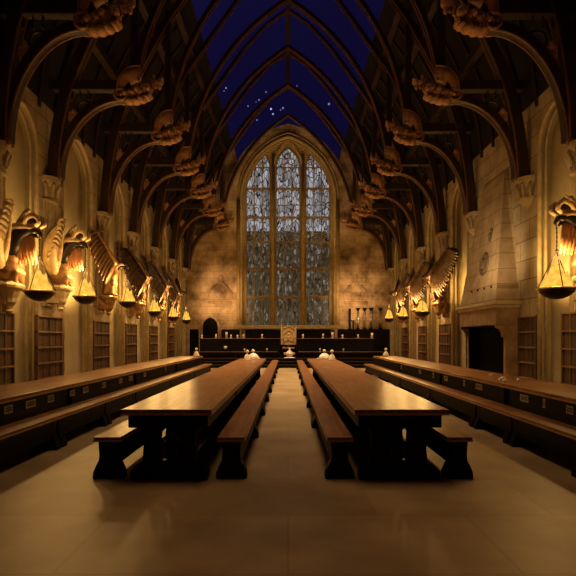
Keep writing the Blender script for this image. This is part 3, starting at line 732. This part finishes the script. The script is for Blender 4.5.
# ================================================================== TABLES AND BENCHES
def table(x0, x1, y0, y1, label, plaques=None, group='long oak refectory tables', side=0):
    cx, cy = (x0+x1)/2, (y0+y1)/2; w_, l_ = x1-x0, y1-y0
    r = thing('refectory_table', label, 'table', (cx, cy, 0), 0, group)
    tp = MB().box(-w_/2, w_/2, -l_/2+.004, l_/2-.004, .715, .76).build('table_top', M['table'], r, bevel=.006)
    MB().box(-w_/2-.004, w_/2+.004, -l_/2, l_/2, .70, .722).build('edge_strip', M['edge'], r)
    for e in (-1, 1): MB().box(-w_/2+.002, w_/2-.002, e*(l_/2-.002), e*(l_/2-.022), .755, .7612).build('end_batten', M['batten'], r)
    ap = MB()
    for s in (-1, 1): ap.box(s*(w_/2-.05), s*(w_/2-.09), -l_/2+.1, l_/2-.1, .30 if side else .56, .70)
    for s in (-1, 1): ap.box(-w_/2+.06, w_/2-.06, s*(l_/2-.08), s*(l_/2-.12), .56, .70)
    ap.build('apron', M['black'], r)
    n = 2 if l_ < 4 else 3
    for k in range(n):
        y = -l_/2+.20+(l_-.44)*k/(n-1)
        tr = MB()
        hw = w_/2-.16
        # trestle with a pierced middle between two shaped posts
        for s in (-1, 1):
            tr.prism([(s*.09, .12), (s*(hw-.02), .12), (s*(hw-.03), .25), (s*(hw-.04), .4), (s*(hw-.02), .58), (s*hw, .70), (s*.10, .70), (s*.10, .60), (s*.06, .56), (s*.1, .5)], lambda u, v, t: (u, t, v), y-.05, y+.05)
        tr.box(-.11, .11, y-.05, y+.05, .12, .2); tr.box(-.11, .11, y-.05, y+.05, .33, .38); tr.box(-.11, .11, y-.05, y+.05, .58, .70)
        tr.tube([(-.1, y, .4), (-.02, y, .46), (.05, y, .54), (.1, y, .58)], .018, 6)
        tr.build('trestle', M['black'], r)
        MB().prism([(-w_/2+.06, 0), (w_/2-.06, 0), (w_/2-.06, .09), (w_/2-.12, .15), (-w_/2+.12, .15), (-w_/2+.06, .09)], lambda u, v, t: (u, t, v), y-.09, y+.09).build('foot', M['black'], r, bevel=.01)
    MB().box(-.06, .06, -l_/2+.25, l_/2-.25, .10, .54).build('stretcher', M['black'], r)  # board made deep to black out the view under the table
    if plaques:
        for (py, pw, ph, vert) in plaques:
            if y0 < py < y1:
                q = MB().box(-.5*.012, .5*.012, -pw/2, pw/2, -ph/2, ph/2)
                o = q.build('plaque', M['plaque'], r, loc=(side*(-1)*(-(w_/2-.045)) if False else (-side)*(w_/2-.045), py-cy, .60)); o['label'] = 'small pale paper plaque'
                m2 = MB()
                for k in range(3): m2.box(side*.003, -side*.009, -pw*.38, pw*.38, ph*(.22-.22*k)-.006, ph*(.22-.22*k)+.006)
                m2.build('printed_line', M['black'], o)
    return r
def bench(x0, x1, y0, y1, label, flare=1, group='long oak benches'):
    """flare: side (+1/-1 in x) towards which the feet sweep out"""
    cx, cy = (x0+x1)/2, (y0+y1)/2; w_, l_ = x1-x0, y1-y0
    r = thing('bench', label, 'bench', (cx, cy, 0), 0, group)
    MB().box(-w_/2, w_/2, -l_/2+.003, l_/2-.003, .415, .45).build('seat', M['table'], r, bevel=.006)
    MB().box(-w_/2-.003, w_/2+.003, -l_/2, l_/2, .40, .418).build('edge_strip', M['edge'], r)
    for e in (-1, 1): MB().box(-w_/2+.002, w_/2-.002, e*(l_/2-.002), e*(l_/2-.018), .446, .4511).build('end_batten', M['batten'], r)
    MB().box(-w_/2+.05, -w_/2+.08, -l_/2+.06, l_/2-.06, .15, .40).box(w_/2-.08, w_/2-.05, -l_/2+.06, l_/2-.06, .15, .40).build('apron', M['black'], r)  # aprons made deep to keep the space under the bench dark
    h = w_/2
    for y in ((-l_/2+.10, l_/2-.10) if l_ < 4.2 else (-l_/2+.1, 0, l_/2-.1)):
        prof = [(-h+.04, .40), (-h+.05, .26), (-h+.045, .2), (-h+.015, .14), (-h-.015, .07), (-h-.02, 0), (h+.02, 0), (h+.015, .07), (h-.015, .14), (h-.045, .2), (h-.05, .26), (h-.04, .40)]
        MB().prism(prof, lambda u, v, t: (u, t, v), y-.07, y+.07).build('leg', M['black'], r, bevel=.008)
    MB().box(-.025, .025, -l_/2+.15, l_/2-.15, .13, .19).build('stretcher', M['black'], r)
    return r
CT = [(5.37, 8.37, 'nearest the camera'), (8.37, 13.0, 'in the middle of the row'), (13.0, 18.7, 'at the far end towards the dais')]
for s, side in ((-1, 'left'), (1, 'right')):
    for y0, y1, wh in CT:
        a, b = (-1.73, -.79) if s < 0 else (.69, 1.665); table(a, b, y0, y1, 'long glossy oak table, %s middle row, section %s' % (side, wh))
CB = {-1: [(5.5, 10.2, 'nearest the camera'), (10.2, 14.4, 'second from the camera'), (14.4, 19.5, 'third from the camera'), (19.5, 24.8, 'ending at the dais steps')],
      1: [(5.5, 8.8, 'nearest the camera'), (8.8, 13.65, 'second from the camera'), (13.65, 19.2, 'third from the camera'), (19.2, 24.8, 'ending at the dais steps')]}
for s, side in ((-1, 'left'), (1, 'right')):
    for y0, y1, wh in CB[s]:
        a, b = (-.75, -.46) if s < 0 else (.415, .69); bench(a, b, y0, y1, 'oak bench on the %s edge of the central aisle, one %s' % (side, wh))
    for y0, y1, wh in [(5.5, 9.6, 'nearest the camera'), (9.6, 14.0, 'in the middle'), (14.0, 18.7, 'at the far end')]:
        a, b = (-2.06, -1.77) if s < 0 else (1.685, 1.955); bench(a, b, y0, y1, 'oak bench along the outer side of the %s middle table, one %s' % (side, wh))
PLQ = {-1: [(6.55, .2, .10, 0), (7.12, .27, .10, 0), (7.72, .2, .10, 0), (8.5, .18, .09, 0), (9.05, .24, .10, 0), (9.95, .2, .10, 0), (10.95, .2, .1, 0), (11.65, .25, .1, 0), (12.8, .2, .1, 0), (15.0, .12, .12, 0)],
       1: [(6.5, .16, .10, 0), (7.15, .07, .12, 0), (7.75, .27, .10, 0), (9.6, .30, .10, 0), (10.4, .08, .12, 0), (11.6, .25, .10, 0), (12.6, .1, .12, 0), (13.9, .22, .10, 0), (16.2, .1, .12, 0)]}
ST = [(2.6, 5.6), (5.6, 8.4), (8.4, 12.0), (12.0, 16.4), (16.4, 21.3)]
for s, side in ((-1, 'left'), (1, 'right')):
    nm = ['nearest the camera, cut by the frame', 'second from the camera', 'third from the camera', 'fourth from the camera', 'at the far end']
    for (y0, y1), wh in zip(ST, nm):
        a, b = sorted((s*3.48, s*4.43))
        if y1 > 6: table(a, b, y0, y1, 'oak wall-side table with small plaques on its apron, %s side, section %s' % (side, wh), PLQ[s], side=s)
JB = {-1: [3.4, 5.25, 7.1, 8.95, 10.75, 14.0, 17.6, 21.2], 1: [3.6, 5.5, 7.3, 8.7, 11.5, 14.6, 17.8, 21.2]}
nm = ['cut by the frame edge', 'nearest one seen whole', 'third along', 'fourth along', 'fifth along', 'sixth along', 'at the far end']
for s, side in ((-1, 'left'), (1, 'right')):
    for k, (y0, y1) in enumerate(zip(JB[s], JB[s][1:])):
        if y1 < 5.8: continue
        a, b = sorted((s*3.10, s*3.42)); bench(a, b, y0, y1, 'oak bench in front of the %s wall-side table, %s' % (side, nm[k]))

# covered dishes at the far ends of the tables
def cloche(loc, sc, label):
    r = thing('covered_dish', label, 'serving dish', loc, 0, 'covered dishes at the far ends of the tables')
    MB().lathe([(.0, 0), (.26*sc, 0), (.33*sc, .02), (.33*sc, .03), (.02, .028)], n=24).build('platter', M['pewter'], r, smooth=True)
    MB().lathe([(.25*sc, .03), (.245*sc, .07), (.20*sc, .13), (.13*sc, .18), (.05*sc, .215), (.02, .22)], n=24).build('dome', M['pewter'], r, smooth=True)
    MB().lathe([(.02, .21), (.025, .24), (.055, .27), (.06, .30), (.035, .335), (.005, .345)], n=14).build('knob', M['pewter'], r, smooth=True)
cloche((-1.22, 18.25, .762), .8, 'large pale covered dish at far end of the left middle table')
cloche((1.28, 18.25, .762), .8, 'large pale covered dish at far end of the right middle table')
cloche((-1.36, 17.35, .762), .42, 'small pale covered dish in front of the large one, left middle table')
cloche((1.47, 17.35, .762), .42, 'small pale covered dish in front of the large one, right middle table')
cloche((-3.68, 20.9, .762), .45, 'pale covered dish at far end of the left wall-side table')
cloche((3.9, 20.7, .762), .45, 'pale covered dish at far end of the right wall-side table')
# small glasses on the right wall-side table, pale colour standing for their glints
gl = None
for k, (x, y) in enumerate([(3.85, 9.3), (3.7, 9.05), (3.95, 8.9), (3.62, 8.7), (3.9, 10.0)]):
    if gl is None:
        gl = thing('cup', '', 'cup', (x, y, .76), 0, 'little cups on the right wall-side table')
        MB().lathe([(.028, 0), (.03, .005), (.032, .05), (.029, .05), (.026, .01), (.005, .008)], n=14).build('body', M['pewter'], gl, smooth=True); g = gl
    else: g = copy_tree(gl, None, (x, y, .76))
    g['label'] = 'tiny pale cup standing among a few others on the right wall-side table near the fireplace'

# ================================================================== DAIS, HIGH TABLES, THRONE
d = thing('dais', 'dark stepped platform across the end of the hall below the great window', 'platform', (0, 26, 0))
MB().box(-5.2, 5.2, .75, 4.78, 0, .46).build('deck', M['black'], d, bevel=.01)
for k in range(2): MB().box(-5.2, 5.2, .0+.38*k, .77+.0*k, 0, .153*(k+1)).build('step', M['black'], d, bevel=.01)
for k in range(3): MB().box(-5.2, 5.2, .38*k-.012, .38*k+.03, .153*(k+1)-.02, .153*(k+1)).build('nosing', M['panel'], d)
# long low step-bench in front of the high tables
for s, side in ((-1, 'left'), (1, 'right')):
    r = thing('low_bench', 'long low black bench with worn front edge before the %s high table' % side, 'bench', (s*2.75, 27.1, .463), 0, 'low benches on the dais')
    MB().box(-2.2, 2.2, -.14, .14, .29, .335).build('seat', M['panel'], r, bevel=.01)
    MB().box(-2.15, 2.15, -.10, .10, .2, .29).build('apron', M['black'], r)
    for x in (-2.0, 0, 2.0): MB().box(x-.06, x+.06, -.12, .12, 0, .2).build('leg', M['black'], r)
    x0, x1 = (-4.75, -.4) if s < 0 else (.4, 4.6)
    cx = (x0+x1)/2; hw = (x1-x0)/2
    t = thing('high_table', 'long black high table with panelled front, %s of the throne' % side, 'table', (cx, 28.0, .463), 0, 'high tables on the dais')
    MB().box(-hw, hw, -.35, .35, .985, 1.03).build('table_top', M['panel'], t, bevel=.008)
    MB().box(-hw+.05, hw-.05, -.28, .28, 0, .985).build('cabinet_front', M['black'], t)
    m = MB()
    for k in range(10):
        a = -hw+.1+(2*hw-.2)*k/10; b = a+(2*hw-.2)/10
        for bx_ in ((a+.03, b-.03, .85, .88), (a+.03, b-.03, .12, .15), (a+.03, a+.06, .12, .88), (b-.06, b-.03, .12, .88)): m.box(bx_[0], bx_[1], -.30, -.27, bx_[2], bx_[3])
        m.tube([((a+b)/2+.13*math.cos(PI*j/8), -.29, .62+.13*math.sin(PI*j/8)) for j in range(9)], .014, 5)
    m.build('panel_moulding', M['black'], t)
ro = MB().lathe([(.0, 0), (.085, 0), (.085, .03), (.06, .05), (.01, .06)], n=18)
ro.v = [(x, -z+.0, y) for x, y, z in ro.v]
t = tag(ro.build('round_plaque', M['pewter'], None, smooth=True, loc=(-3.33, 27.69, 1.00)), 'pale round plaque on the front of the left high table', 'plaque')
# black dado behind the high tables
for x0, x1, zt, lb in ((-3.9, -2.85, 2.0, 'short black wall panel beside the arched doorway'), (-2.5, -.05, 1.98, 'long black wall panel under the window, left of the throne'),
                      (.1, 2.5, 1.98, 'long black wall panel under the window, right of the throne'), (2.95, 5.95, 2.02, 'tall black wall panel below the tube counters at right')):
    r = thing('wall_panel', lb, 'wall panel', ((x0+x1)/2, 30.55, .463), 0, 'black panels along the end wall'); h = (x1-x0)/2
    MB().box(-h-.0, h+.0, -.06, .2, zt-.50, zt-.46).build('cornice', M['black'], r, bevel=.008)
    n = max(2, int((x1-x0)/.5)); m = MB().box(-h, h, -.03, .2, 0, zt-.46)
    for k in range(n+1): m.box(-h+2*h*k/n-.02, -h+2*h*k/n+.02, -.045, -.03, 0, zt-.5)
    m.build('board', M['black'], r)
# throne
th = thing('throne', 'pale gilded throne with pointed carved back in the centre of the dais', 'chair', (.03, 28.3, .463))
MB().prism([(-.40, .66), (.40, .66), (.40, 1.52), (.22, 1.56), (0, 1.72), (-.22, 1.56), (-.40, 1.52)], lambda u, v, t: (u, t, v), .18, .26).build('backrest', M['throne'], th, bevel=.01)
m = MB()
for s in (-1, 1):
    m.box(s*.36, s*.42, .12, .28, .68, 1.55); m.lathe([(.045, 1.55), (.05, 1.6), (.02, 1.66), (.005, 1.72)], (s*.395, .2, 0), 10)
m.tube([(-.38, .16, 1.50), (0, .16, 1.70), (.38, .16, 1.50)], .035, 6)
m.build('back_frame', M['throne'], th)
m = MB().tube([(-.27, .165, .75)]+[(u, .165, 1.12+h) for u, h in arch_pts(.27, .34, 8)]+[(.27, .165, .75)], .025, 6, up=(0, 1, 0))
m.ell((0, .17, 1.05), (.09, .04, .16)); m.ell((0, .17, 1.24), (.06, .04, .07)); m.tube([(-.2, .165, .85), (0, .165, .95), (.2, .165, .85)], .02, 5)
m.build('carving', M['throne'], th, smooth=True)
MB().box(-.33, .33, -.35, .22, .45, .54).build('seat', M['panel_rail'], th, bevel=.02)
for x in (-.32, .32):
    for y in (-.3, .18): MB().box(x-.035, x+.035, y-.035, y+.035, 0, .45).build('leg', M['black'], th)
# urn on the dais edge in the aisle
u = thing('covered_urn', 'pale two-handled covered urn standing on the dais at the end of the aisle', 'urn', (.08, 26.95, .463))
MB().lathe([(.0, 0), (.30, 0), (.30, .03), (.17, .06), (.13, .09)], n=24).build('base', M['pewter'], u, smooth=True)
MB().lathe([(.08, .08), (.12, .10), (.2, .17), (.21, .25), (.16, .31), (.10, .33)], n=24).build('body', M['pewter'], u, smooth=True)
MB().lathe([(.15, .31), (.13, .35), (.06, .39), (.035, .41), (.06, .45), (.05, .49), (.01, .52)], n=20).build('lid', M['pewter'], u, smooth=True)
for s in (-1, 1): MB().tube([(s*.19, 0, .18), (s*.27, 0, .2), (s*.27, 0, .27), (s*.19, 0, .28)], .02, 6).build('handle', M['pewter'], u, smooth=True)
# candles / goblets on the high tables and low benches
cands = [(202, 338, .17, 'L'), (216, 338, .2, 'L'), (226.5, 338, .32, 'L'), (231, 338, .17, 'L'), (237.5, 338, .17, 'L'), (243.5, 338, .2, 'L'), (262, 338, .2, 'L'),
         (303, 338, .2, 'R'), (323, 338, .22, 'R'), (332.5, 338, .3, 'R'), (342.5, 338, .18, 'R'), (358, 338, .2, 'R'), (372, 338, .27, 'R')]
wl = ['leftmost pale candle on the left high table', 'second pale candle from the left on the left high table', 'tallest pale candle on the left high table',
      'short pale candle just right of the tallest one, left high table', 'short pale candle left of the window edge, left high table', 'pale candle directly at the left window edge',
      'lone pale candle below the window, nearest left of the throne', 'pale candle nearest right of the throne', 'pale candle below the window\'s right light',
      'tallest pale candle on the right high table, at the window edge', 'short pale candle just beyond the right window edge', 'pale candle below the tube counters',
      'rightmost, thick amber candle on the right high table']
for (px, py, h, sd), lb in zip(cands, wl):
    Y = 27.85; X = (px-288)/F*Y
    c = thing('candle', lb, 'candle', (X, Y, 1.49), 0, 'candles on the high tables')
    MB().lathe([(.0, 0), (.07, 0), (.07, .012), (.03, .025), (.03, .05), (.01, .05)], n=14).build('holder', M['pewter'], c, smooth=True)
    rr = .045 if h < .3 and px != 372 else .06
    MB().lathe([(.0, .045), (rr, .045), (rr, h), (rr*.8, h+.01), (.01, h)], n=14).build('wax', M['wax'], c, smooth=True)
    MB().tube([(0, 0, h), (0, 0, h+.03)], .005, 5).build('wick', M['iron'], c)
for (px, lb, sd) in ((244.5, 'small goblet on the left low bench below the window edge', -1), (267, 'small goblet on the left low bench, nearer the throne', -1), (320, 'small goblet on the right low bench, nearer the throne', 1), (343.5, 'small goblet on the right low bench below the tube counters', 1)):
    Y = 27.08; c = thing('goblet', lb, 'goblet', ((px-288)/F*Y, Y, .795), 0, 'goblets on the low benches')
    MB().lathe([(.0, 0), (.04, 0), (.012, .02), (.012, .07), (.035, .09), (.045, .13), (.042, .15), (.03, .11), (.005, .1)], n=14).build('cup', M['pewter'], c, smooth=True)
# tube counters on the right panel
tl = ['leftmost glass tube counter with dark cap', 'second glass tube counter from the left, brightest', 'third glass tube counter from the left', 'rightmost glass tube counter, fading to shadow']
for k, (px, mt_) in enumerate(((358, 'sand_red'), (364.5, 'sand_gold'), (371, 'sand_green'), (380.5, 'sand_blue'))):
    Y = 30.45; X = (px-288)/F*Y
    c = thing('tube_counter', tl[k]+', on the black panel', 'tube counter', (X, Y, 2.02), 0, 'glass tube counters on the end wall panel')
    MB().lathe([(.0, 0), (.11, 0), (.11, .04), (.05, .1), (.02, .1)], n=14).build('base', M['iron'], c)
    MB().lathe([(.065, .1), (.065, 1.05), (.02, 1.05)], n=14).build('tube', M['glass'], c, smooth=True)
    MB().lathe([(.0, .1), (.05, .1), (.05, .35+.12*((k*2) % 3)), (.01, .37+.12*((k*2) % 3))], n=12).build('beads', M[mt_], c, smooth=True)
    MB().lathe([(.02, 1.02), (.05, 1.05), (.12, 1.2), (.12, 1.24), (.02, 1.26)], n=14).build('cap', M['iron'], c)
cs = thing('standing_candelabrum', 'tall black iron candelabrum left of the glass tube counters', 'candelabrum', (3.62, 30.4, 2.02))
MB().tube([(0, 0, 0), (0, 0, 1.2)], .06, 8).build('stem', M['iron'], cs)
MB().lathe([(.0, 0), (.14, 0), (.05, .06), (.02, .1)], n=12).build('base', M['iron'], cs)
MB().box(-.08, .28, -.04, .04, .46, .52).build('arm', M['iron'], cs)
MB().tube([(.2, 0, .0), (.2, 0, .46)], .05, 8).build('side_stem', M['iron'], cs)
# arched doorway and side door in the end wall
dr = bpy.data.objects.new('door_1', None); COL.objects.link(dr); dr.location = (-4.6, Y1-.02, 0); struct(dr)
ap_ = [(-.5, .46)]+[(u, 2.15+h) for u, h in arch_pts(.5, .62, 10)]+[(.5, .46)]
MB().prism(ap_, lambda u, v, t: (u, t, v), -.02, .03).build('door_leaf', M['flat_black'], dr)
MB().tube([(u, -.03, v) for u, v in ap_], .06, 8, up=(0, 1, 0)).build('door_surround', M['end_stone'], dr)
dr = bpy.data.objects.new('door_2', None); COL.objects.link(dr); dr.location = (-5.55, Y1-.02, 0); struct(dr)
MB().box(-.26, .26, -.05, .02, 0, 2.02).build('door_leaf', M['flat_black'], dr)
